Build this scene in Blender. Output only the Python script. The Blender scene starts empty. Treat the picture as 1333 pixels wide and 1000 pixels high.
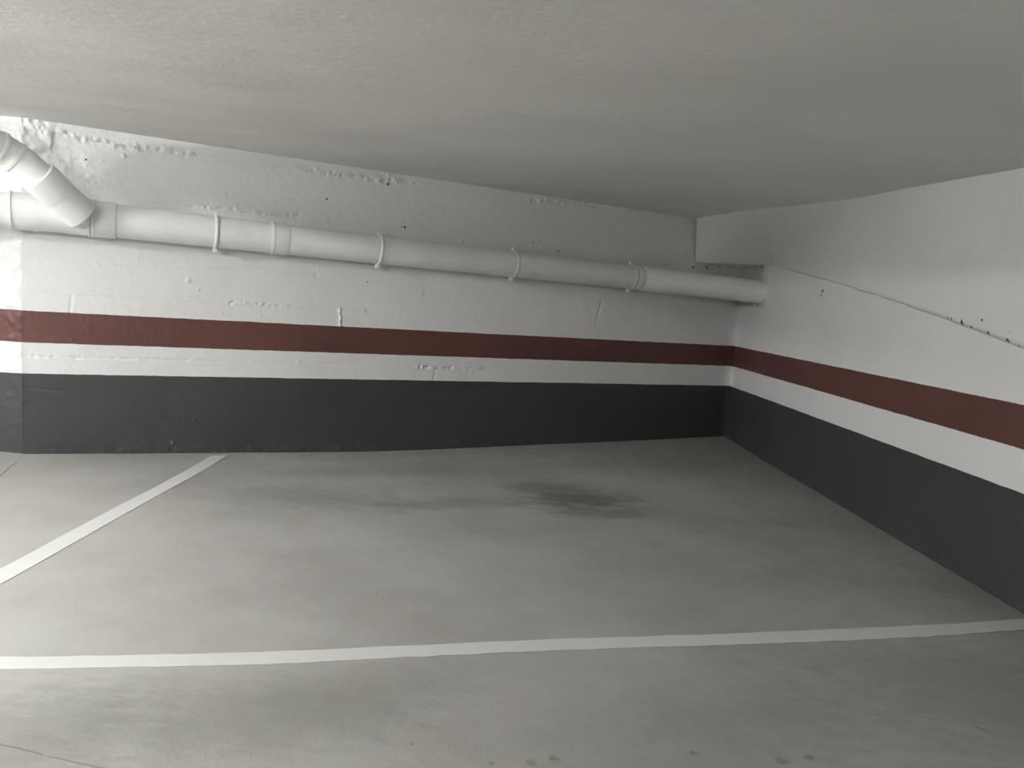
import bpy, bmesh, math, random
import numpy as np
from mathutils import Vector, Matrix, noise
random.seed(4)
S = bpy.context.scene
COL = S.collection

# ------------------------------------------------------------------ camera
H = 1.40                                   # eye height
PITCH, ROLL, FPX = 0.116655, 0.076105, 963.0
IW, IH = 1333.0, 1000.0
cf = Vector((0, math.cos(PITCH), -math.sin(PITCH)))
_x = Vector((1, 0, 0)); _u = Vector((0, math.sin(PITCH), math.cos(PITCH)))
cx_ = _x * math.cos(ROLL) + _u * math.sin(ROLL)
cu_ = -_x * math.sin(ROLL) + _u * math.cos(ROLL)
cam_d = bpy.data.cameras.new('camera'); cam = bpy.data.objects.new('camera', cam_d); COL.objects.link(cam)
cam_d.sensor_width = 36.0; cam_d.lens = FPX / IW * 36.0; cam_d.clip_start = 0.05
M = Matrix((cx_, cu_, -cf)).transposed().to_4x4(); M.translation = Vector((0, 0, H))
cam.matrix_world = M
S.camera = cam

# ------------------------------------------------------------------ world and exposure
S.view_settings.view_transform = 'Standard'; S.view_settings.look = 'None'
S.view_settings.gamma = 1.0; S.view_settings.use_curve_mapping = False
S.view_settings.exposure = 0.0
w = bpy.data.worlds.new('world'); S.world = w; w.use_nodes = True
w.node_tree.nodes['Background'].inputs[0].default_value = (0.5, 0.52, 0.5, 1)
w.node_tree.nodes['Background'].inputs[1].default_value = 0.001
# unseen fluorescent battens, first and last added to fit the brightness: (x, y, z, yaw, strength of the tube)
LAMPS = [(-2.7, 0.4, 2.0, 0.48, 500.0, (1.0, 0.995, 0.99)),
         (-4.6, 2.0, 2.17, 1.5708, 980.0, (1.0, 1.0, 1.01)),
         (-6.3, 2.9, 2.19, 1.5708, 520.0, (1.0, 1.0, 1.01))]

# ------------------------------------------------------------------ measured walls (metres, z up)
A1, A2 = 0.478534, 1.619113                # plan directions of back wall and right wall
CO = Vector((2.457857, 8.333846, 0))       # inner corner of the two walls
ZC = 2.3685                                # ceiling height
ZD, ZRB, ZRT = 0.5922, 0.8165, 1.0438      # grey band top, red band bottom and top
d1 = Vector((math.cos(A1), math.sin(A1), 0)); n1 = Vector((math.sin(A1), -math.cos(A1), 0))   # n1 points into the garage
d2 = Vector((math.cos(A2), math.sin(A2), 0)); n2 = Vector((-math.sin(A2), math.cos(A2), 0))   # n2 points into the garage (left)

def ray(px, py):
    return cf + cx_ * ((px - IW / 2) / FPX) - cu_ * ((py - IH / 2) / FPX)
def on_plane(px, py, n, p0):
    d = ray(px, py); o = Vector((0, 0, H)); return o + d * ((p0 - o).dot(n) / d.dot(n))
def on_back(px, py, off=0.0):              # point on the back wall (or off metres before it)
    return on_plane(px, py, n1, CO + n1 * off)
def on_right(px, py, off=0.0):
    return on_plane(px, py, n2, CO + n2 * off)
def on_level(px, py, z=0.0):
    return on_plane(px, py, Vector((0, 0, 1)), Vector((0, 0, z)))
CK = 0.0475                                # fall of the ceiling away from the back wall
def on_ceiling(px, py):
    return on_plane(px, py, (Vector((0, 0, 1)) + n1 * CK), Vector((CO.x, CO.y, ZC)))
def sz(p): return (-(p - CO).dot(d1), p.z)  # back wall coordinates: distance left of the corner, height
K = on_back(29, 560); K.z = 0; SK = sz(K)[0]     # outward corner at the left
AL = math.radians(2.0)
d3 = Vector((math.cos(AL), math.sin(AL), 0)); n3 = Vector((math.sin(AL), -math.cos(AL), 0))

# ------------------------------------------------------------------ helpers
def link(name, me, parent=None):
    o = bpy.data.objects.new(name, me); COL.objects.link(o)
    if parent: o.parent = parent
    return o
def tag(o, label=None, cat=None, group=None, kind=None):
    if label: o['label'] = label
    if cat: o['category'] = cat
    if group: o['group'] = group
    if kind: o['kind'] = kind
    return o
def mesh_np(name, V, F, mat, smooth=True):
    me = bpy.data.meshes.new(name)
    V = np.asarray(V, dtype=np.float32); F = np.asarray(F, dtype=np.int32)
    me.vertices.add(len(V)); me.vertices.foreach_set('co', V.ravel())
    me.loops.add(F.size); me.loops.foreach_set('vertex_index', F.ravel())
    me.polygons.add(len(F)); me.polygons.foreach_set('loop_start', np.arange(0, F.size, 4, dtype=np.int32))
    me.polygons.foreach_set('use_smooth', np.full(len(F), smooth))
    me.update(calc_edges=True); me.validate()
    if mat: me.materials.append(mat)
    return me
def grid_faces(nu, nv, flip=False):
    i = np.arange(nu - 1)[:, None]; j = np.arange(nv - 1)[None, :]
    a = (i * nv + j).ravel(); b = a + nv; c = b + 1; d = a + 1
    return np.stack([a, d, c, b] if flip else [a, b, c, d], 1)
def bm_obj(name, bm, mat, parent=None, smooth=False):
    me = bpy.data.meshes.new(name); bmesh.ops.recalc_face_normals(bm, faces=bm.faces); bm.to_mesh(me); bm.free()
    if smooth:
        for p in me.polygons: p.use_smooth = True
    me.materials.append(mat)
    return link(name, me, parent)
def smooth01(x): x = np.clip(x, 0, 1); return x * x * (3 - 2 * x)
def value_noise(x, y, seed):
    xi = np.floor(x).astype(np.int64); yi = np.floor(y).astype(np.int64)
    def h(a, b):
        n = (a * 374761393 + b * 668265263 + seed * 1442695041) & 0xffffffff
        n = ((n ^ (n >> 13)) * 1274126177) & 0xffffffff
        return ((n ^ (n >> 16)) & 0xffff) / 65535.0
    fx = smooth01(x - xi); fy = smooth01(y - yi)
    return (h(xi, yi) * (1 - fx) * (1 - fy) + h(xi + 1, yi) * fx * (1 - fy) + h(xi, yi + 1) * (1 - fx) * fy + h(xi + 1, yi + 1) * fx * fy) * 2 - 1
def fbm(x, y, seed, octv=4):
    t = 0; a = 1.0
    for k in range(octv): t = t + a * value_noise(x * 2 ** k, y * 2 ** k, seed + k * 17); a *= 0.5
    return t

# ------------------------------------------------------------------ materials
class NT:
    def __init__(s, name):
        s.m = bpy.data.materials.new(name); s.m.use_nodes = True; s.t = s.m.node_tree; s.n = s.t.nodes; s.l = s.t.links
        s.b = s.n['Principled BSDF']
    def node(s, t, **k):
        x = s.n.new(t)
        for a, b in k.items(): setattr(x, a, b)
        return x
    def set(s, sock, v):
        if hasattr(v, 'is_output') or isinstance(v, bpy.types.NodeSocket): s.l.new(v, sock)
        else: sock.default_value = v
    def math(s, op, a, b=0.0, c=None, clamp=False):
        x = s.node('ShaderNodeMath', operation=op, use_clamp=clamp); s.set(x.inputs[0], a); s.set(x.inputs[1], b)
        if c is not None: s.set(x.inputs[2], c)
        return x.outputs[0]
    def pos(s):
        g = s.node('ShaderNodeNewGeometry'); return g.outputs['Position']
    def sep(s, v):
        x = s.node('ShaderNodeSeparateXYZ'); s.l.new(v, x.inputs[0]); return x.outputs
    def vscale(s, v, sc):
        x = s.node('ShaderNodeVectorMath', operation='MULTIPLY'); s.l.new(v, x.inputs[0]); x.inputs[1].default_value = sc; return x.outputs[0]
    def noise(s, v, scale, detail=4, rough=0.55):
        x = s.node('ShaderNodeTexNoise'); s.l.new(v, x.inputs['Vector']); x.inputs['Scale'].default_value = scale
        x.inputs['Detail'].default_value = detail; x.inputs['Roughness'].default_value = rough; return x.outputs['Fac']
    def mix(s, f, a, b):
        x = s.node('ShaderNodeMix', data_type='RGBA'); s.set(x.inputs[0], f)
        s.set(x.inputs[6], a if not isinstance(a, tuple) else (*a, 1)); s.set(x.inputs[7], b if not isinstance(b, tuple) else (*b, 1)); return x.outputs[2]
    def step(s, v, lo, hi, a=0.0, b=1.0):
        x = s.node('ShaderNodeMapRange', interpolation_type='SMOOTHSTEP'); s.set(x.inputs[0], v)
        for k, q in enumerate((lo, hi, a, b)): x.inputs[k + 1].default_value = q
        return x.outputs[0]
    def bump(s, hsock, dist, strength=1.0, prev=None):
        x = s.node('ShaderNodeBump'); s.l.new(hsock, x.inputs['Height']); x.inputs['Distance'].default_value = dist; x.inputs['Strength'].default_value = strength
        if prev: s.l.new(prev, x.inputs['Normal'])
        return x.outputs[0]
    def spots(s, p, pts, soft=0.25, stretch=(1, 1, 1)):
        # 1 inside any of the small round chips / holes given as (position, radius)
        acc = None
        nz = s.node('ShaderNodeTexNoise'); s.l.new(p, nz.inputs['Vector']); nz.inputs['Scale'].default_value = 60
        for q, r in pts:
            d = s.node('ShaderNodeVectorMath', operation='DISTANCE')
            sc = s.vscale(p, stretch); s.l.new(sc, d.inputs[0]); d.inputs[1].default_value = tuple(q[i] * stretch[i] for i in range(3))
            dd = s.math('MULTIPLY_ADD', nz.outputs['Fac'], -r * 1.4, s.math('ADD', d.outputs['Value'], r * 0.7))
            v = s.step(dd, r * (1 - soft), r, 1.0, 0.0)
            acc = v if acc is None else s.math('MAXIMUM', acc, v)
        return acc

WHITE = (0.74, 0.742, 0.73)
def wall_material(name, spots=(), rough_bump=1.0, bands=True, white=WHITE):
    t = NT(name); p = t.pos(); z = t.sep(p)[2]
    n_fine = t.noise(p, 55, 3); n_edge = t.noise(p, 6, 5, 0.7)
    zz = t.math('MULTIPLY_ADD', t.math('SUBTRACT', n_edge, 0.5), 0.012, z)
    mot = t.noise(p, 1.6, 4)
    col = t.mix(t.step(mot, 0.35, 0.7), tuple(c * 0.965 for c in white), white)
    if bands:
        red = t.mix(t.step(mot, 0.3, 0.7), (0.108, 0.044, 0.036), (0.125, 0.050, 0.041))
        isr = t.math('MULTIPLY', t.step(zz, ZRB - .002, ZRB + .002), t.step(zz, ZRT - .002, ZRT + .002, 1, 0))
        col = t.mix(isr, col, red)
        grey = t.mix(t.step(mot, 0.3, 0.7), (0.044, 0.0465, 0.0465), (0.050, 0.053, 0.0535))
        col = t.mix(t.step(zz, ZD - .002, ZD + .002, 1, 0), col, grey)
        # scuffed, dusty foot of the wall
        sc = t.math('MULTIPLY', t.step(z, 0.0, 0.09, 1, 0), t.step(t.noise(p, 22, 6, .7), .52, .66))
        col = t.mix(t.math('MULTIPLY', sc, .45), col, (.12, .12, .115))
    if spots: col = t.mix(t.spots(p, spots), col, (0.03, 0.03, 0.026))
    t.set(t.b.inputs['Base Color'], col)
    t.b.inputs['Roughness'].default_value = 0.48
    t.b.inputs['Specular IOR Level'].default_value = 0.45
    fs = t.vscale(p, (1, 1, 0.25))
    nb = t.bump(n_fine, 0.0022 * rough_bump)
    nb = t.bump(t.noise(p, 16, 4), 0.004 * rough_bump, prev=nb)
    t.set(t.b.inputs['Normal'], nb)
    return t.m

def pipe_material():
    t = NT('painted_pipe_white'); p = t.pos()
    m = t.noise(p, 5, 4)
    t.set(t.b.inputs['Base Color'], t.mix(t.step(m, .35, .65), (0.76, 0.765, 0.745), (0.80, 0.80, 0.785)))
    t.b.inputs['Roughness'].default_value = 0.42
    t.set(t.b.inputs['Normal'], t.bump(t.noise(p, 40, 3), 0.0008))
    return t.m
def plain(name, c, rough=.5, metal=0.0, emit=None, es=0):
    t = NT(name); p = t.pos(); m = t.noise(p, 12, 4)
    t.set(t.b.inputs['Base Color'], t.mix(m, tuple(x * .93 for x in c), c)); t.b.inputs['Roughness'].default_value = rough; t.b.inputs['Metallic'].default_value = metal
    if emit: t.b.inputs['Emission Color'].default_value = (*emit, 1); t.b.inputs['Emission Strength'].default_value = es
    return t.m

def ceiling_material():
    t = NT('painted_ceiling'); p = t.pos()
    a = t.noise(t.vscale(p, (0.8, 1.2, 1)), 1.2, 4, .55)
    col = t.mix(t.step(a, .3, .7), (0.74, 0.73, 0.70), (0.79, 0.78, 0.75))
    t.set(t.b.inputs['Base Color'], col); t.b.inputs['Roughness'].default_value = .75
    rot = t.node('ShaderNodeMapping'); t.l.new(p, rot.inputs[0]); rot.inputs['Rotation'].default_value = (0, 0, -.5); rot.inputs['Scale'].default_value = (.6, 1.25, 1)
    nb = t.bump(t.noise(rot.outputs[0], 1.1, 2), .035, .6)
    nb = t.bump(t.noise(p, 26, 4), .0022, prev=nb)
    t.set(t.b.inputs['Normal'], nb); return t.m

def floor_material():
    t = NT('polished_concrete'); p = t.pos(); x, y, z = t.sep(p)
    big = t.noise(t.vscale(p, (1, 1.3, 1)), 0.75, 6, .62)
    med = t.noise(p, 3.2, 6, .65)
    col = t.mix(t.step(big, .32, .68), (0.310, 0.306, 0.282), (0.390, 0.388, 0.362))
    col = t.mix(t.math('MULTIPLY', t.step(med, .4, .7), .35), col, (0.33, 0.315, 0.28))
    fine = t.noise(p, 140, 3); col = t.mix(t.math('MULTIPLY', t.step(fine, .3, .8), .14), col, (0.22, 0.21, 0.19))
    # tyre and oil smudges plus painted foreground shade, each with its own outline
    R = Matrix.Rotation(-A1, 3, 'Z')
    def smudge_or_shade(px, py, w, h, amt, col, seed, colr=(0.105, 0.10, 0.075), ang=0.0):
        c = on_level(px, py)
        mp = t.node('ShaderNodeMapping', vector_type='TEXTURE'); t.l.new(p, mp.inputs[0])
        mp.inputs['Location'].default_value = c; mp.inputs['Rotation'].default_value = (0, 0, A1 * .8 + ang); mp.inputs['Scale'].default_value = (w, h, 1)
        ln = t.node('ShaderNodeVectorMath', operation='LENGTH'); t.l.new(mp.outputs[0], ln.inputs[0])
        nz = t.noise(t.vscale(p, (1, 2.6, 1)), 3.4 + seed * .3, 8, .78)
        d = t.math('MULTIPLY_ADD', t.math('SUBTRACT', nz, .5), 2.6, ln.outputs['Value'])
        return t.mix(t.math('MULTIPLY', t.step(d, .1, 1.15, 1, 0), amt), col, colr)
    def at_px(a, b):
        return a, b
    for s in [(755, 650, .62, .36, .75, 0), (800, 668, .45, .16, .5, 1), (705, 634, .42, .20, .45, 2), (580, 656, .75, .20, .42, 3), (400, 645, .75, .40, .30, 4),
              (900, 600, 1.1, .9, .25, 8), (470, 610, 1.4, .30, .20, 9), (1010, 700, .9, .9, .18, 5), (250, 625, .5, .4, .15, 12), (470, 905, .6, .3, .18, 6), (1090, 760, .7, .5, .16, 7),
              (1250, 900, 1.0, .7, .30, 13), (1280, 770, .6, .5, .28, 14), (40, 950, .5, .35, .35, 15), (330, 930, .7, .3, .22, 16), (930, 960, .7, .35, .18, 17)]:  # broad soft patches: dimmer light at the near floor painted into its colour
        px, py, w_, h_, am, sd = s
        col = smudge_or_shade(px, py, w_, h_, am, col, sd, (0.10, 0.10, 0.085) if sd > 2 else (0.085, 0.082, 0.058))
    drops = [((692, 993), .022), ((722, 988), .026), ((640, 994), .012), ((1053, 986), .022), ((1018, 991), .03), ((903, 981), .02), ((577, 1003), .016), ((491, 773), .012), ((536, 968), .012)]
    sp = t.spots(p, [(tuple(on_level(*q)), r) for q, r in drops], .75)
    col = t.mix(t.math('MULTIPLY', sp, .55), col, (0.12, 0.115, 0.10))
    # short scuff at the lower right
    # fine crack lines: expansion joint at the far left, hairline in the near left
    def seg(a, b, w_, col, amt):
        A = on_level(*a); B = on_level(*b); L = (B - A).length; dv = (B - A) / L; nv = Vector((-dv.y, dv.x, 0))
        def dot(v):
            q = t.node('ShaderNodeVectorMath', operation='DOT_PRODUCT')
            sb = t.node('ShaderNodeVectorMath', operation='SUBTRACT'); t.l.new(p, sb.inputs[0]); sb.inputs[1].default_value = A
            t.l.new(sb.outputs[0], q.inputs[0]); q.inputs[1].default_value = v; return q.outputs['Value']
        u = dot(dv); v = t.math('ABSOLUTE', t.math('MULTIPLY_ADD', t.math('SUBTRACT', t.noise(p, 4, 3), .5), .03, dot(nv)))
        m = t.math('MULTIPLY', t.step(v, w_ * .6, w_, 1, 0), t.math('MULTIPLY', t.step(u, 0, .02), t.step(u, L - .02, L, 1, 0)))
        return t.mix(t.math('MULTIPLY', m, amt), col, (0.10, 0.095, 0.08))
    col = seg((23, 602), (-60, 668), .006, col, .8)
    col = seg((-40, 962), (60, 983), .004, col, .6)
    col = seg((60, 983), (150, 1004), .004, col, .6)
    col = seg((1265, 943), (1292, 956), .010, col, .4)
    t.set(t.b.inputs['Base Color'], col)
    t.set(t.b.inputs['Roughness'], t.step(med, .3, .7, .50, .62)); t.b.inputs['Specular IOR Level'].default_value = .4
    nb = t.bump(t.noise(p, 90, 3), .0008); nb = t.bump(t.noise(p, 7, 4), .004, .6, prev=nb)
    t.set(t.b.inputs['Normal'], nb); return t.m

M_floor = floor_material(); M_ceil = ceiling_material(); M_pipe = pipe_material()
M_line = plain('white_line_paint', (0.60, 0.61, 0.58), .55)
M_batten = plain('batten_enamel', (.7, .7, .7), .4); M_rod = plain('steel_rod', (.4, .4, .4), .4, 1.0)
back_spots = [(on_back(*q), r) for q, r in [((425, 259), .010), ((727, 327), .010), ((704, 314), .007), ((694, 316), .008), ((527, 296), .010), ((523, 295), .007), ((505, 240), .012),
              ((112, 208), .008), ((603, 315), .007), ((866, 344), .008), ((478, 367), .007), ((902, 348), .016), ((920, 348), .014), ((937, 347), .012), ((893, 330), .010)]]
M_back = wall_material('back_wall_paint', back_spots)
M_right = wall_material('right_wall_paint', [(on_right(1071, 379), .016), (on_right(1069, 385), .010)], .7)
M_left = wall_material('side_wall_paint', (), 1.0)

# ------------------------------------------------------------------ floor
flo = [(-30, 590), (30, 591), (120, 591), (200, 590.5), (297, 589.5), (400, 589), (480, 588), (560, 585.5), (680, 580), (800, 575), (943, 568)]
_fs = [sz(on_back(*q)) for q in flo]
fs_s = np.array([a for a, b in _fs])[::-1]; fs_z = np.array([b for a, b in _fs])[::-1]
fs_z = fs_z - np.interp(fs_s, [fs_s[0], fs_s[-1]], [fs_z[0], fs_z[-1]]) * 0
def floor_z(X, Y):                          # the slab sags a little along the foot of the back wall
    s = -((X - CO.x) * d1.x + (Y - CO.y) * d1.y); d = (X - CO.x) * n1.x + (Y - CO.y) * n1.y
    base = np.interp(s, fs_s, fs_z); base = base * (1 - smooth01((s - fs_s[-1]) / 1.0))
    return base * (1 - smooth01(d / 1.6))
us = np.arange(-12.6, 5.0, .06); vs = np.arange(-8.4, 9.9, .06)
U, V = np.meshgrid(us, vs, indexing='ij'); Zf = floor_z(U, V)
fl = link('floor', mesh_np('floor', np.stack([U.ravel(), V.ravel(), Zf.ravel()], 1), grid_faces(len(us), len(vs)), M_floor))
tag(fl, kind='structure')

# ------------------------------------------------------------------ ceiling
us = np.arange(-12.6, 5.0, .12); vs = np.arange(-8.4, 9.9, .12); U, V = np.meshgrid(us, vs, indexing='ij')
dback = (U - CO.x) * n1.x + (V - CO.y) * n1.y
Zc = ZC - CK * np.clip(dback, 0, 5.6) + 0.012 * fbm(U * .7, V * .7, 3, 3) * smooth01(dback / 1.2)
ce = link('ceiling', mesh_np('ceiling', np.stack([U.ravel(), V.ravel(), Zc.ravel()], 1), grid_faces(len(us), len(vs), True), M_ceil)); tag(ce, kind='structure')

# ------------------------------------------------------------------ back wall (relief of the board-marked concrete is real)
def seg_dist(Sx, Zx, a, b):
    a = np.array(a); b = np.array(b); ab = b - a; L = np.hypot(*ab)
    u = ((Sx - a[0]) * ab[0] + (Zx - a[1]) * ab[1]) / L; v = ((Sx - a[0]) * -ab[1] + (Zx - a[1]) * ab[0]) / L
    return u / L, v, L
top_edge = [(35, 200), (66, 196), (70, 172), (100, 179), (125, 184), (165, 191), (220, 197), (240, 202), (290, 210), (320, 213), (380, 219), (500, 235), (506, 235), (600, 249), (660, 258), (740, 264), (800, 270), (870, 278)]
_te = [sz(on_back(*q)) for q in top_edge]; te_s = np.array([a for a, b in _te])[::-1]; te_z = np.array([b for a, b in _te])[::-1]
def back_relief(Sx, Zx):
    h = .0016 * fbm(Sx * 2.2, Zx * 3.0, 5, 3) + .0009 * fbm(Sx * 16, Zx * 16, 9, 2)
    # plaster strip under the ceiling with a torn lower edge
    ez = np.interp(Sx, te_s, te_z) + .010 * fbm(Sx * 14, Sx * 0 + .3, 21, 3)
    amp = np.interp(Sx, [.4, 1.3, 3, SK], [.003, .011, .017, .018])
    tw = .006
    strip = smooth01((Zx - ez + tw) / (2 * tw))
    h = h + amp * strip
    near = np.exp(-((Zx - ez) / .018) ** 2) * np.interp(Sx, [.6, 1.6, SK], [.1, .8, 1.0]) * smooth01((fbm(Sx * 1.7, Sx * 0, 33, 2) + .45) / .5)
    h = h + near * .020 * fbm(Sx * 38, Zx * 38, 41, 2)
    # rough patch of render by the outward corner
    patch = smooth01((Sx - (SK - .22)) / .08) * smooth01((Zx - 2.22) / .05)
    h = h + patch * .012 * fbm(Sx * 34, Zx * 34, 47, 2)
    patch2 = smooth01((Sx - (SK - .62)) / .3) * smooth01((Zx - 1.86) / .1) * smooth01((2.3 - Zx) / .1)
    h = h + patch2 * .0035 * fbm(Sx * 30, Zx * 30, 48, 2)
    def seam(a, b, depth, width, ragged=0.0, seed=1):
        nonlocal h
        u, v, L = seg_dist(Sx, Zx, sz(on_back(*a)), sz(on_back(*b)))
        v = v + .004 * fbm(u * L * 9, u * 0, seed, 2)
        m = smooth01((u * L + .03) / .03) * smooth01((L - u * L + .03) / .03)
        h = h - 1.6 * depth * np.exp(-(v / width) ** 2) * m
        if ragged:
            rm = smooth01((fbm(u * L * 3.1, u * 0, seed + 5, 2) + .1) / .4)
            h = h + 1.5 * ragged * m * rm * np.exp(-(v / .016) ** 2) * fbm(Sx * 42, Zx * 42, seed + 9, 2)
    seam((60, 341), (298, 349), .0022, .006, .002, 51); seam((298, 350), (413, 358), .004, .007, .011, 52)
    seam((411, 343), (411, 360), .004, .006, .004, 53)
    seam((60, 380), (300, 394), .0025, .006, .004, 54); seam((300, 394), (440, 403), .003, .006, .009, 55); seam((440, 403), (482, 405), .003, .006, .012, 56)
    seam((482, 408), (940, 435), .0010, .006, .0015, 57)
    seam((92, 386), (91, 406), .003, .008, .010, 58)
    seam((36, 463), (285, 471), .0035, .006, .003, 59); seam((290, 470), (470, 474), .0032, .006, .002, 60); seam((470, 476), (930, 487), .0008, .006, 0, 61)
    seam((543, 478), (600, 480), .003, .008, .012, 62); seam((600, 481), (632, 480), .004, .006, .004, 63); seam((566, 482), (564, 497), .004, .006, .008, 64)
    seam((36, 506), (92, 510), .0022, .006, 0, 65); seam((180, 545), (330, 548), .002, .006, .004, 66); seam((36, 527), (62, 514), .001, .008, .006, 67)
    seam((783, 392), (776, 422), .006, .009, .010, 68); seam((757, 405), (812, 398), 0, .006, .005, 69)
    seam((250, 268), (390, 282), .0028, .007, .006, 70); seam((120, 252), (250, 267), .002, .008, .003, 71)
    seam((520, 262), (580, 265), .0025, .006, .002, 72); seam((534, 262), (534, 300), .001, .006, 0, 73)
    # ridge of the drip above the red band
    u, v, L = seg_dist(Sx, Zx, sz(on_back(443, 401)), sz(on_back(443, 427)))
    m = smooth01((u * L + .01) / .02) * smooth01((L - u * L + .01) / .02)
    v = v + .006 * fbm(u * L * 25, u * 0, 83, 2); h = h + .009 * np.exp(-(v / .008) ** 2) * m * (1 + .9 * fbm(Sx * 40, Zx * 40, 81, 2)); h = h - .006 * np.exp(-((v + .018) / .008) ** 2) * m
    u, v, L = seg_dist(Sx, Zx, sz(on_back(505, 224)), sz(on_back(505, 238)))
    m = smooth01((u * L + .01) / .02) * smooth01((L - u * L + .01) / .02); h = h + .008 * np.exp(-(v / .008) ** 2) * m
    # blobs and chips scattered over the face
    rs = random.Random(12)
    pts = [((474, 404), .012, .012), ((345, 353), .01, .010), ((614, 483), .012, .010), ((550, 382), .012, .008), ((942, 432), .012, .009), ((388, 472), .010, .010), ((462, 490), .012, .009),
           ((245, 365), .014, .012), ((258, 377), .012, .008), ((288, 408), .010, .006), ((225, 577), .012, .010), ((272, 545), .010, .008), ((425, 289), .012, .012), ((161, 203), .01, .02)]
    pts += [((rs.uniform(60, 900), rs.uniform(350, 500)), rs.uniform(.006, .012), rs.uniform(-.004, .006)) for _ in range(46)]
    pts += [((rs.uniform(120, 860), rs.uniform(215, 330)), rs.uniform(.006, .012), rs.uniform(-.005, .003)) for _ in range(18)]
    for q, r, a in pts:
        cs, cz = sz(on_back(*q)); m = (abs(Sx - cs) < .06) & (abs(Zx - cz) < .06)
        h[m] += a * np.exp(-(((Sx[m] - cs) ** 2 + (Zx[m] - cz) ** 2) / r ** 2))
    # mortar squeezed into the inner corner
    h = h + np.exp(-((Sx) / .045) ** 2) * (.012 + .008 * fbm(Sx * 10, Zx * 8, 90, 3))
    # crumbly foot of the wall
    foot = smooth01((.10 - (Zx - np.interp(Sx, fs_s, fs_z))) / .08); h = h + foot * .004 * fbm(Sx * 22, Zx * 22, 95, 3)
    return h
def relief_wall(name, origin, du, n, L, z0, z1, step, fn, mat, thick=.25, ztop=None):
    # front face with relief, closed into a slab behind
    ss = np.linspace(0, L, int(L / step) + 1); zs = np.linspace(0, 1, int((z1 - z0) / step) + 1)
    Sx, T = np.meshgrid(ss, zs, indexing='ij')
    zt = np.full_like(Sx, z1) if ztop is None else np.broadcast_to(ztop(ss)[:, None], Sx.shape)
    Zx = z0 + (zt - z0) * T
    h = fn(Sx, Zx)
    def P(off): return np.stack([origin.x + du.x * Sx + n.x * off, origin.y + du.y * Sx + n.y * off, Zx], 2).reshape(-1, 3)
    F = P(h); B = P(h * 0 - thick); nu, nv = Sx.shape
    flip = du.cross(Vector((0, 0, 1))).dot(n) < 0
    ff = grid_faces(nu, nv, flip); fb = grid_faces(nu, nv, not flip)[::1] + nu * nv
    idx = np.arange(nu * nv).reshape(nu, nv); N = nu * nv
    def strip(a, fl):
        q = np.stack([a[:-1], a[1:], a[1:] + N, a[:-1] + N], 1); return q[:, ::-1] if fl else q
    sides = np.concatenate([strip(idx[:, 0], flip), strip(idx[:, -1], not flip), strip(idx[0], not flip), strip(idx[-1], flip)])
    me = mesh_np(name, np.concatenate([F, B]), np.concatenate([ff, fb, sides]), mat)
    bm = bmesh.new(); bm.from_mesh(me)
    for e in bm.edges:
        if len(e.link_faces) == 2 and e.link_faces[0].normal.dot(e.link_faces[1].normal) < .3: e.smooth = False
    bm.to_mesh(me); bm.free()
    return link(name, me)
wb = relief_wall('wall_back', CO, -d1, n1, SK, -.08, ZC + .03, .008, back_relief, M_back); tag(wb, kind='structure')

# ------------------------------------------------------------------ wall beyond the outward corner (left)
def left_relief(Sx, Zx):
    h = .002 * fbm(Sx * 2.2, Zx * 3, 105, 3) + .001 * fbm(Sx * 16, Zx * 16, 109, 2)
    band = smooth01(Sx / .015) * smooth01((.125 + .02 * fbm(Zx * 6, Zx * 0, 5, 2) - Sx) / .03)
    h = h + band * (.003 + .007 * fbm(Sx * 30, Zx * 26, 111, 3)) * smooth01((Zx - .55) / .1) + band * .003 * fbm(Sx * 30, Zx * 26, 113, 3)
    return h
wl = relief_wall('wall_left', K, -d3, n3, 8.75, -.08, ZC + .03, .012, left_relief, M_left); tag(wl, kind='structure')

# ------------------------------------------------------------------ curved underside of the car ramp, above the right wall
ZU = 1.914                                   # level underside next to the corner
B_ = on_back(905, 342); C_ = on_right(1003, 345); Bz = Vector((B_.x, B_.y, ZU)); Cz = Vector((C_.x, C_.y, ZU))
low_px = [(1003, 345), (1045, 357.5), (1093, 371), (1170, 395), (1250, 425), (1333, 457)]
offs = [0.0, .05, .11, .16, .17, .17]
low = [on_right(q[0], q[1], o_) for q, o_ in zip(low_px, offs)]
top_px = [(907, 284), (950, 276), (993, 269), (1060, 262), (1120, 254), (1180, 245), (1250, 233), (1333, 217)]
top = [on_ceiling(x, y) for x, y in top_px]; print('ramp top', [tuple(round(c, 2) for c in p) for p in top])
def resample(P, n):
    P = [np.array(p) for p in P]; L = [0]
    for a, b in zip(P, P[1:]): L.append(L[-1] + np.linalg.norm(b - a))
    t = np.linspace(0, L[-1], n); A = np.array(P); return np.stack([np.interp(t, L, A[:, k]) for k in range(3)], 1)
lowx = low + [low[-1] + (low[-1] - low[-2]).normalized() * k * .5 for k in range(1, 7)]
topx = top + [top[-1] + (top[-1] - top[-3]).normalized() * k * .5 for k in range(1, 7)]
def chain(P, q): return [tuple(v) for v in resample(P, q)]
def smooth_curve(P, it=20):
    P = P.copy()
    for _ in range(it): P[1:-1] = P[1:-1] * .5 + (P[:-2] + P[2:]) * .25
    return P
i_t = 3                                       # top point that pairs with the end of the level part
lo1 = resample([Bz, Cz], 24); hi1 = resample(topx[:i_t], 24)
lo2 = resample([Cz] + lowx[1:], 200)[1:]; hi2 = resample(topx[i_t - 1:], 200)[1:]
LO = np.concatenate([lo1, lo2]); HI = np.concatenate([hi1, hi2]); HI = smooth_curve(HI, 60)
nn = np.array(n2)
over = .0 * smooth01((np.arange(len(LO)) - 18) / 14.0)
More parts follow.
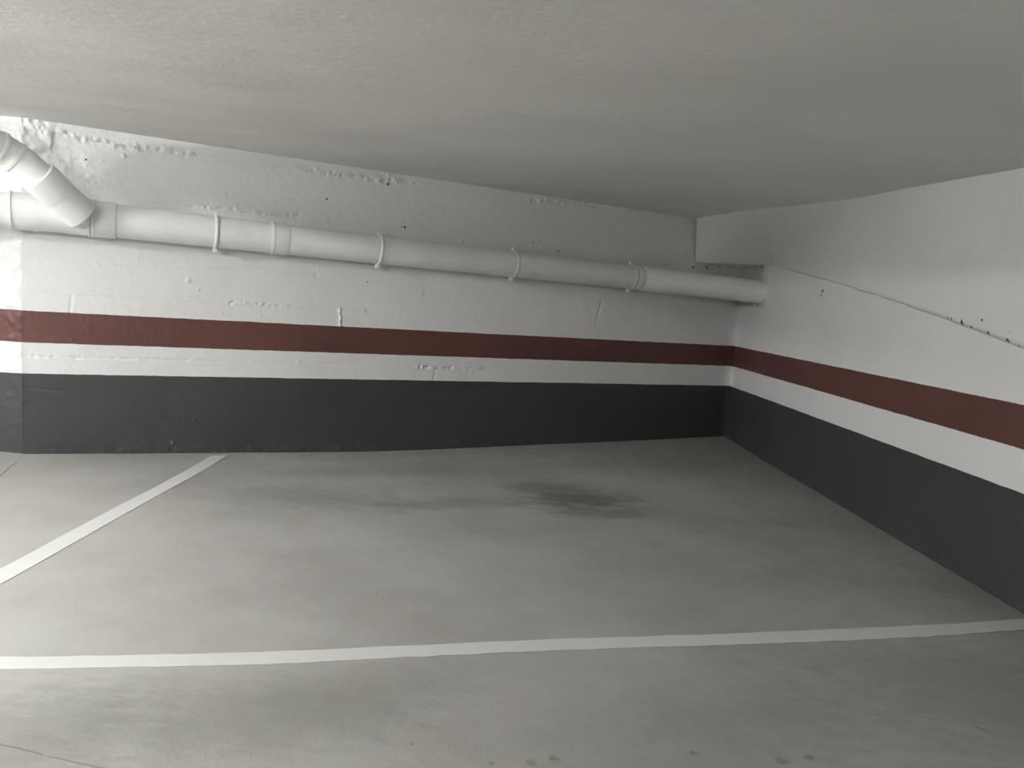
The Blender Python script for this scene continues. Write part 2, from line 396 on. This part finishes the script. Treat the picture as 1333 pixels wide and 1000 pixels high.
LO = LO + nn[None, :] * over[:, None] ; LO[:, 2] += .004 * fbm(np.arange(len(LO)) * .22, np.zeros(len(LO)), 7, 3) * smooth01((np.arange(len(LO)) - 24) / 20.)
# keep the top edge behind the ceiling plane and give the face some relief
nv = 60
T = np.linspace(0, 1, nv)[None, :, None]
pw = (1 + 1.5 * smooth01((np.arange(len(LO)) - 10) / 50.))[:, None]
TH = np.linspace(0, 1, nv)[None, :] ** pw
HI2 = HI + np.array([0, 0, .03]); dh = HI2 - LO
FACE = np.stack([LO[:, None, 0] + dh[:, None, 0] * TH, LO[:, None, 1] + dh[:, None, 1] * T[..., 0], LO[:, None, 2] + dh[:, None, 2] * T[..., 0]], 2)
uu = np.arange(len(LO))[:, None] * .03; tt = np.linspace(0, 1, nv)[None, :] + 0 * uu
FACE[..., 0] -= (.006 * fbm(uu * 1.3, tt * 2.0, 7, 4) + .004 * fbm(uu * 12, tt * 10, 13, 2) * np.exp(-(tt / .12) ** 2)) * smooth01(uu / .3)
nu = len(LO); BK = FACE.copy()
RC = .025 * smooth01((np.arange(nu) - 24) / 20.)
FACE[:, 0, 0] += RC; FACE[:, 1, 0] += RC * .3
BK[..., 0] = 3.6; BK[..., 1] = FACE[..., 1] + (3.6 - FACE[..., 0]) * .0
BK[:24, :, 0] = FACE[:24, :, 0] + 1.1; BK[:24, :, 1] = FACE[:24, :, 1] + .9
Vx = np.concatenate([FACE.reshape(-1, 3), BK.reshape(-1, 3)]); N = nu * nv; idx = np.arange(N).reshape(nu, nv)
def strip(a, fl): q = np.stack([a[:-1], a[1:], a[1:] + N, a[:-1] + N], 1); return q[:, ::-1] if fl else q
Fx = np.concatenate([grid_faces(nu, nv, True), grid_faces(nu, nv) + N, strip(idx[:, 0], True), strip(idx[:, -1], False), strip(idx[0], False), strip(idx[-1], True)])
pits = [((1146, 388), .010), ((1233, 414), .006), ((1238, 415), .006), ((1253, 419), .012), ((1252, 423), .010), ((1281, 437), .016), ((1285, 435), .012), ((1280, 417), .008), ((1311, 444), .012), ((1317, 433), .008), ((1325, 451), .008), ((1263, 427), .010)]
M_ramp = wall_material('ramp_underside_paint', [(on_right(q[0], q[1], .165), r * 1.3) for q, r in pits], .8, bands=False, white=(0.70, 0.70, 0.675))
me = mesh_np('ramp_underside', Vx, Fx, M_ramp)
bm = bmesh.new(); bm.from_mesh(me); bmesh.ops.recalc_face_normals(bm, faces=bm.faces)
for e in bm.edges:
    if len(e.link_faces) == 2 and e.link_faces[0].normal.dot(e.link_faces[1].normal) < .5: e.smooth = False
bm.to_mesh(me); bm.free()
ramp = link('trim_1', me); tag(ramp, kind='structure', label='white curved underside of the car ramp, descending along the right wall')

# ------------------------------------------------------------------ right wall: its top follows the ramp
RL = 16.2
lo_s = -((LO[:, :2] - np.array([CO.x, CO.y])) @ np.array([d2.x, d2.y])); sC = lo_s[23]
def right_top(s):
    z = np.interp(s, lo_s[23:], LO[23:, 2], right=LO[-1, 2]); z = np.where(s < sC - .02, ZC + .03, z + .002); return np.maximum(z, .7)
def right_relief(Sx, Zx):
    h = .0025 * fbm(Sx * 1.8, Zx * 2.2, 205, 3) + .0006 * fbm(Sx * 16, Zx * 16, 209, 2)
    h = h + np.exp(-(Sx / .04) ** 2) * (.006 + .006 * fbm(Sx * 10, Zx * 7, 290, 3))
    return h
wr = relief_wall('wall_right', CO, -d2, n2, RL, -.08, ZC + .03, .03, right_relief, M_right, ztop=right_top); tag(wr, kind='structure')

# ------------------------------------------------------------------ the rest of the garage shell, out of frame
def slab(name, a, b, thick, mat, z0=-.08, z1=ZC + .03):
    a = Vector(a); b = Vector(b); d = (b - a).normalized(); n = Vector((-d.y, d.x, 0)) * thick
    bm = bmesh.new(); vs_ = [bm.verts.new((p.x, p.y, z)) for z in (z0, z1) for p in (a, b, b + n, a + n)]
    for f in ((0, 1, 2, 3), (7, 6, 5, 4), (0, 4, 5, 1), (1, 5, 6, 2), (2, 6, 7, 3), (3, 7, 4, 0)): bm.faces.new([vs_[i] for i in f])
    o = bm_obj(name, bm, mat); tag(o, kind='structure'); return o
M_far = plain('bare_concrete_block', (.13, .125, .12), .85)
slab('wall_far_left', (-12.2, -8.0, 0), (-12.2, 5.1, 0), .2, M_far)
slab('wall_front', (3.6, -8.0, 0), (-12.2, -8.0, 0), .2, M_far)

# ------------------------------------------------------------------ painted floor lines
def ribbon(name, edgeA, edgeB, label, cat, group=None):
    n = 160
    def prep(E): return smooth_curve(resample([Vector((*on_level(*q)[:2], 0)) for q in E], n), 40)
    A = prep(edgeA); Bq = prep(edgeB); m = 5
    rows = []
    for k in range(m):
        t_ = k / (m - 1); P = A * (1 - t_) + Bq * t_
        if k in (0, m - 1):
            wob = .003 * fbm(np.arange(n) * .35, np.zeros(n) + k, 300 + k, 3); P = P + np.stack([wob * 0, wob, wob * 0], 1)
        P[:, 2] = floor_z(P[:, 0], P[:, 1]) + .0025; rows.append(P)
    V = np.stack(rows, 1); N = n * m; V2 = V.copy(); V2[..., 2] -= .004
    idx = np.arange(N).reshape(n, m)
    def st(a, fl): q = np.stack([a[:-1], a[1:], a[1:] + N, a[:-1] + N], 1); return q[:, ::-1] if fl else q
    F = np.concatenate([grid_faces(n, m), grid_faces(n, m, True) + N, st(idx[:, 0], True), st(idx[:, -1], False), st(idx[0], False), st(idx[-1], True)])
    me = mesh_np(name, np.concatenate([V.reshape(-1, 3), V2.reshape(-1, 3)]), F, M_line, smooth=False)
    bm = bmesh.new(); bm.from_mesh(me); bmesh.ops.recalc_face_normals(bm, faces=bm.faces); bm.to_mesh(me); bm.free()
    return tag(link(name, me), label, cat, group)
ribbon('parking_line', [(-140, 870), (-60, 872), (0, 871.5), (100, 871), (345, 865.5), (560, 855), (716, 847.5), (933, 840.5), (1050, 836.5), (1116, 834), (1230, 828), (1333, 820), (1345, 819)],
       [(-140, 855), (-60, 856.5), (0, 856), (100, 855.5), (345, 850), (560, 840), (716, 833), (933, 826), (1050, 821.5), (1116, 818.5), (1230, 813.5), (1333, 806.5), (1345, 805)],
       'long white painted line across the concrete floor in front of the parking bay', 'painted line')
ribbon('parking_line', [(-260, 885), (-130, 823), (0, 762), (100, 705), (200, 648.5), (262, 612), (297, 588.5)], [(-260, 857), (-130, 798), (0, 742), (100, 687.5), (200, 635), (240, 611.5), (275, 589.5)],
       'white painted divider line running from the left edge to the back wall', 'painted line')

# ------------------------------------------------------------------ drain pipe along the back wall
R0 = .117; OFF = .17
cpx = [(43, 277.5), (160, 289), (270, 300), (330, 305.5), (400, 314), (460, 322), (540, 330.4), (620, 339.6), (720, 350.5), (780, 356.5), (838, 362)]
cp = [on_back(x, y, OFF) for x, y in cpx]
ssv = np.array([sz(p)[0] for p in cp]); zzv = np.array([p.z for p in cp]); pa, pb = np.polyfit(ssv, zzv, 1)
print('pipe slope', pa, pb)
def axis(s): p = CO - d1 * s + n1 * OFF; p.z = pa * s + pb; return p
def s_at(px): # along-wall position of the pipe seen at column px
    y = np.interp(px, [c[0] for c in cpx], [c[1] for c in cpx]); return sz(on_back(px, y, OFF))[0]
root = bpy.data.objects.new('drain_pipe', None); COL.objects.link(root)
root.location = axis(s_at(500)); root.empty_display_size = .2
tag(root, 'white painted drain pipe along the back wall with branch elbow at its left end', 'pipe')
def frame(d):
    d = d.normalized(); up = Vector((0, 0, 1)); a = d.cross(up).normalized(); return d, a, a.cross(d).normalized()
def tube(name, pts, radii, mat=M_pipe, seg=64, cap=True, label=None, sharp=True):
    """lathe along a polyline with one radius per point"""
    bm = bmesh.new(); rings = []
    for i, (p, r) in enumerate(zip(pts, radii)):
        a = pts[max(i - 1, 0)]; b = pts[min(i + 1, len(pts) - 1)]
        if (b - a).length < 1e-6: b = a + (pts[-1] - pts[0])
        d, sx, sy = frame(b - a)
        rings.append([bm.verts.new(p + sx * (r * math.cos(2 * math.pi * k / seg)) + sy * (r * math.sin(2 * math.pi * k / seg))) for k in range(seg)])
    for ra, rb in zip(rings, rings[1:]):
        for k in range(seg): bm.faces.new((ra[k], ra[(k + 1) % seg], rb[(k + 1) % seg], rb[k]))
    if cap: bm.faces.new(rings[0][::-1]); bm.faces.new(rings[-1])
    bmesh.ops.recalc_face_normals(bm, faces=bm.faces)
    for f in bm.faces: f.smooth = True
    for e in bm.edges:
        if len(e.link_faces) == 2 and e.link_faces[0].normal.angle(e.link_faces[1].normal) > .5: e.smooth = False
    o = bm_obj(name, bm, mat, None, False)
    for p in o.data.polygons: p.use_smooth = len(p.vertices) < 6
    o.parent = root; o.matrix_parent_inverse = Matrix.Translation(-root.location)
    if label: o['label'] = label
    return o
def straight(a, b, n=14): return [a.lerp(b, i / (n - 1)) for i in range(n)]
def profile(p0, d, prof):                    # prof: (distance, radius)
    return [p0 + d * t_ for t_, r in prof], [r for t_, r in prof]
dm = (axis(0) - axis(1)).normalized()        # along the run, to the right
# straight lengths between the couplings (left to right)
s_w = s_at(119); s_c1 = s_at(352); s_c2 = s_at(375); s_e = s_at(838)
def length(sa, sb, r=R0): return tube('pipe_section', straight(axis(sa), axis(sb)), [r] * 14)
length(s_w + .02, s_c1 - .02); length(s_c2 + .03, s_at(487) - .01); length(s_at(487) - .012, s_e - .02)
def coupling(sa, sb, dr=.008, lip=True):
    L = (axis(sb) - axis(sa)).length
    prof = [(0, R0 - .004), (0, R0 + dr + .002), (.018, R0 + dr + .003), (.022, R0 + dr), (L - .012, R0 + dr - .002), (L - .003, R0 + dr - .004), (L, R0 - .004)]
    return tube('coupling', *profile(axis(sa), dm, prof))
coupling(s_c1, s_c2, .007); coupling(s_at(493.5), s_at(503), .004); coupling(s_at(119), s_at(152), .010); coupling(s_at(826), s_at(838) + .0, .003)
# wye fitting body and the bend that follows the wall beyond the outward corner
w0, w1 = s_at(43), s_at(118)
tube('wye_body', *profile(axis(w0), dm, [(0, R0 - .003), (0, R0 + .012), (.02, R0 + .012), (.05, R0 + .006), ((axis(w1) - axis(w0)).length - .015, R0 + .006), ((axis(w1) - axis(w0)).length - .013, R0 + .015), ((axis(w1) - axis(w0)).length, R0 + .015), ((axis(w1) - axis(w0)).length, R0)]))
pj = axis(w0)
ql = on_plane(0, 273, n3, K + n3 * (OFF + .035)); dl = (ql - pj); dl.z = dl.z; dl.normalize()
q14 = pj + dl * ((pj - on_plane(13, 274, n1, CO + n1 * OFF)).length * .9)
tube('coupling', [pj, pj, q14 - dl * -.0, q14], [R0, R0 + .008, R0 + .008, R0 + .001])
tube('coupling', [q14 - dl * .0, q14, q14 + dl * .014, q14 + dl * .014], [R0, R0 + .016, R0 + .016, R0])
tube('pipe_section', straight(q14, q14 + dl * 2.6), [R0] * 14)
# end length that leaves the wall and enters the right wall
e0 = axis(s_e); e1 = on_right(993, 380.5, .0)
de = (e1 - e0).normalized(); print('end bend', math.degrees(de.angle(dm)), e0, e1)
Le = (e1 - e0).length
tube('pipe_section', *profile(e0 - de * .03, de, [(0, R0 + .001), (.0, R0 + .010), (.30, R0 + .009), (.36, R0 + .006), (.5, R0 + .002), (.7, R0), (Le + .12, R0)]), label='slightly angled last length of pipe')
# branch: 45 degree arm out of the wye, socket, elbow, run towards the left
bc = axis(s_at(104)) + n1 * .0
def px_depth(px, py, dist): r = ray(px, py); return Vector((0, 0, H)) + r * dist
dep = (bc - Vector((0, 0, H))).dot(cf)
b1 = px_depth(49, 229, dep - .40); b0 = px_depth(95, 270, dep - .19)
b_dir = (b1 - b0).normalized()
print('branch', bc, b0, b1, 'angle to run', math.degrees(b_dir.angle(-dm)))
RB = .100; RS = .111
arm_len = (b1 - b0).length
tube('branch_arm', *profile(b0 - b_dir * .07, b_dir, [(0, RS), (arm_len * .45 + .07, RS), (arm_len * .46 + .07, RB)]))
tube('branch_socket', *profile(b0 + b_dir * (arm_len * .42), b_dir, [(0, RS), (0, RS + .003), (.02, RS + .005), (arm_len * .58 - .01, RS + .007), (arm_len * .58, RS + .005), (arm_len * .58 + .002, RB - .003)]))
ep = [b1 - b_dir * .03, px_depth(24, 207, dep - .47), px_depth(-4, 190, dep - .57), px_depth(-45, 172, dep - .76)]
ep = [Vector(v) for v in smooth_curve(resample(ep, 40), 50)]
tube('elbow', ep, [RB] * 40)
def ring_at(k, dr, L=.018):
    d_ = (ep[k + 1] - ep[k - 1]).normalized(); c = ep[k]
    return tube('elbow_ring', [c, c, c + d_ * L, c + d_ * L], [RB - .004, RB + dr, RB + dr, RB - .004])
ring_at(14, .007); ring_at(22, .008)
outd = (ep[-1] - ep[-3]).normalized(); print('upper run', ep[-1], outd)
run = [ep[-1] - outd * .02, ep[-1] + outd * .10, ep[-1] + outd * .22 + Vector((.03, -.12, .02)), Vector((ep[-1].x - .22, ep[-1].y - .7, 2.15)), Vector((ep[-1].x - .32, ep[-1].y - 1.9, 2.145))]  # unseen run, its course shaped so that its shadow darkens the upper wall
run = [Vector(v) for v in smooth_curve(resample(run, 50), 40)]
tube('pipe_section', run, [RB + .004] * 50)
# clamps: strap round the pipe with a lug above and below, stood off the wall
def clamp(s, w_=.022, lug=True, dr=.006, tilt=0.0):
    c = axis(s); bm = bmesh.new(); seg = 48; d = (dm + n1 * tilt).normalized(); a = n1 - d * n1.dot(d); a.normalize(); u = Vector((0, 0, 1)); u = (u - d * u.dot(d) - a * u.dot(a)).normalized()
    prev = None; first = None
    for k in range(seg + 1):
        an = -math.pi * .62 + k / seg * math.pi * 1.24
        r0, r1 = R0 - .001, R0 + dr; e = a * math.cos(an) + u * math.sin(an)
        ring = [bm.verts.new(c + e * rr + d * o) for rr, o in ((r0, -w_ / 2), (r1, -w_ / 2), (r1, w_ / 2), (r0, w_ / 2))]
        if prev:
            for j in range(4): bm.faces.new((prev[j], prev[(j + 1) % 4], ring[(j + 1) % 4], ring[j]))
        else: first = ring
        prev = ring
    bm.faces.new(first); bm.faces.new(prev[::-1])
    o = bm_obj('pipe_clamp', bm, M_pipe, None, True); o.parent = root; o.matrix_parent_inverse = Matrix.Translation(-root.location)
    if lug:
        for sg in (1, -1):
            p = c + u * sg * (R0 + .004) - a * .02
            bm = bmesh.new(); bmesh.ops.create_cube(bm, size=1)
            Mx = Matrix((d, a, u)).transposed().to_4x4(); Mx.translation = p + u * sg * .012
            bmesh.ops.transform(bm, matrix=Mx @ Matrix.Diagonal((w_ * 1.2, .045, .036, 1)), verts=bm.verts)
            bmesh.ops.bevel(bm, geom=bm.edges[:], offset=.003, segments=2, affect='EDGES')
            l = bm_obj('lug', bm, M_pipe, None, False); l.parent = o
            Q = Matrix((d, a, u)).transposed().to_4x4()
            # wall bracket arm
        bm = bmesh.new(); bmesh.ops.create_cube(bm, size=1); Mx = Matrix((d, a, u)).transposed().to_4x4(); Mx.translation = c - a * (R0 + .028)
        bmesh.ops.transform(bm, matrix=Mx @ Matrix.Diagonal((w_, .07, .03, 1)), verts=bm.verts)
        l = bm_obj('wall_stud', bm, M_pipe, None, False); l.parent = o
    return o
clamp(s_at(281), .026, True, .007); clamp(s_at(493), .026, True, .008); clamp(s_at(668), .022, True, .004); clamp(s_at(821), .020, True, .004, .0)

# ------------------------------------------------------------------ mortar packed round the pipe where it enters the corner
cs = (e1 - CO).dot(-d2)
bm = bmesh.new()
la, lb = .02, sC - .03
zb = on_right(985, 399).z; print('block z', zb, 'sC', sC)
cr = [(-.05, .0), (la, .13), (lb - .04, .10), (lb, .0)]
P0 = [CO + n2 * -.03, CO + n1 * .01 + n2 * .05, CO - d2 * .2 + n2 * .045, CO - d2 * (lb - .08) + n2 * .04, CO - d2 * (lb - .02) + n2 * .03, CO - d2 * lb + n2 * .012, CO - d2 * lb - n2 * .03]
n_z = 10
cols = []
for k in range(n_z + 1):
    z = zb + (ZU + .01 - zb) * k / n_z
    sh = .012 if k == 0 else 0
    cols.append([bm.verts.new((p.x + sh * .3 + random.uniform(-.003, .003), p.y + sh + random.uniform(-.003, .003), z + random.uniform(-.002, .002))) for p in P0])
for a, b in zip(cols, cols[1:]):
    for j in range(len(P0)): bm.faces.new((a[j], a[(j + 1) % len(P0)], b[(j + 1) % len(P0)], b[j]))
bm.faces.new(cols[0]); bm.faces.new(cols[-1][::-1])
hol = [((976, 396), .016), ((986, 397), .017), ((962, 373), .013), ((992, 348), .016), ((999, 346), .016), ((992, 352), .010)]
M_mort = wall_material('packed_mortar', [(on_right(q[0], q[1], .04), r) for q, r in hol], 2.0, bands=False, white=(0.52, 0.52, 0.50))
mb = bm_obj('trim_2', bm, M_mort); tag(mb, 'rough white mortar packed round the end of the pipe in the corner', kind='structure')

# ------------------------------------------------------------------ lamps
def batten(x, y, z, yaw, strength, colr, label):
    r = bpy.data.objects.new('fluorescent_batten', None); COL.objects.link(r); r.location = (x, y, z); r.rotation_euler = (0, 0, yaw)
    tag(r, label, 'lamp')
    bm = bmesh.new(); bmesh.ops.create_cube(bm, size=1); bmesh.ops.transform(bm, matrix=Matrix.Translation((0, 0, .05)) @ Matrix.Diagonal((1.27, .17, .035, 1)), verts=bm.verts)
    bmesh.ops.bevel(bm, geom=bm.edges[:], offset=.006, segments=2, affect='EDGES'); bm_obj('housing', bm, M_batten, r)
    bm = bmesh.new(); bmesh.ops.create_cone(bm, segments=24, radius1=.019, radius2=.019, depth=1.2, cap_ends=True); bmesh.ops.rotate(bm, matrix=Matrix.Rotation(math.pi / 2, 3, 'Y'), verts=bm.verts)
    bm_obj('tube', bm, plain('lit_tube', (.9, .9, .9), .4, emit=colr, es=strength), r, True)
    for sx in (-1, 1):
        bm = bmesh.new(); bmesh.ops.create_cube(bm, size=1); bmesh.ops.transform(bm, matrix=Matrix.Translation((sx * .61, 0, .015)) @ Matrix.Diagonal((.025, .04, .07, 1)), verts=bm.verts); bm_obj('tube_holder', bm, M_batten, r)
        bm = bmesh.new(); L = ZC - CK * min(5.6, (Vector((x, y, 0)) - CO).dot(n1)) - z - .05; bmesh.ops.create_cone(bm, segments=12, radius1=.005, radius2=.005, depth=L, cap_ends=True); bmesh.ops.translate(bm, vec=(sx * .45, 0, .07 + L / 2), verts=bm.verts); bm_obj('hanging_rod', bm, M_rod, r)
for (a, b) in zip(LAMPS, ('added fluorescent batten under the ceiling left of the viewpoint, nearest the camera', 'fluorescent batten under the ceiling between the other two battens', 'added fluorescent batten under the ceiling farthest left, near the side wall')): batten(*a, b)
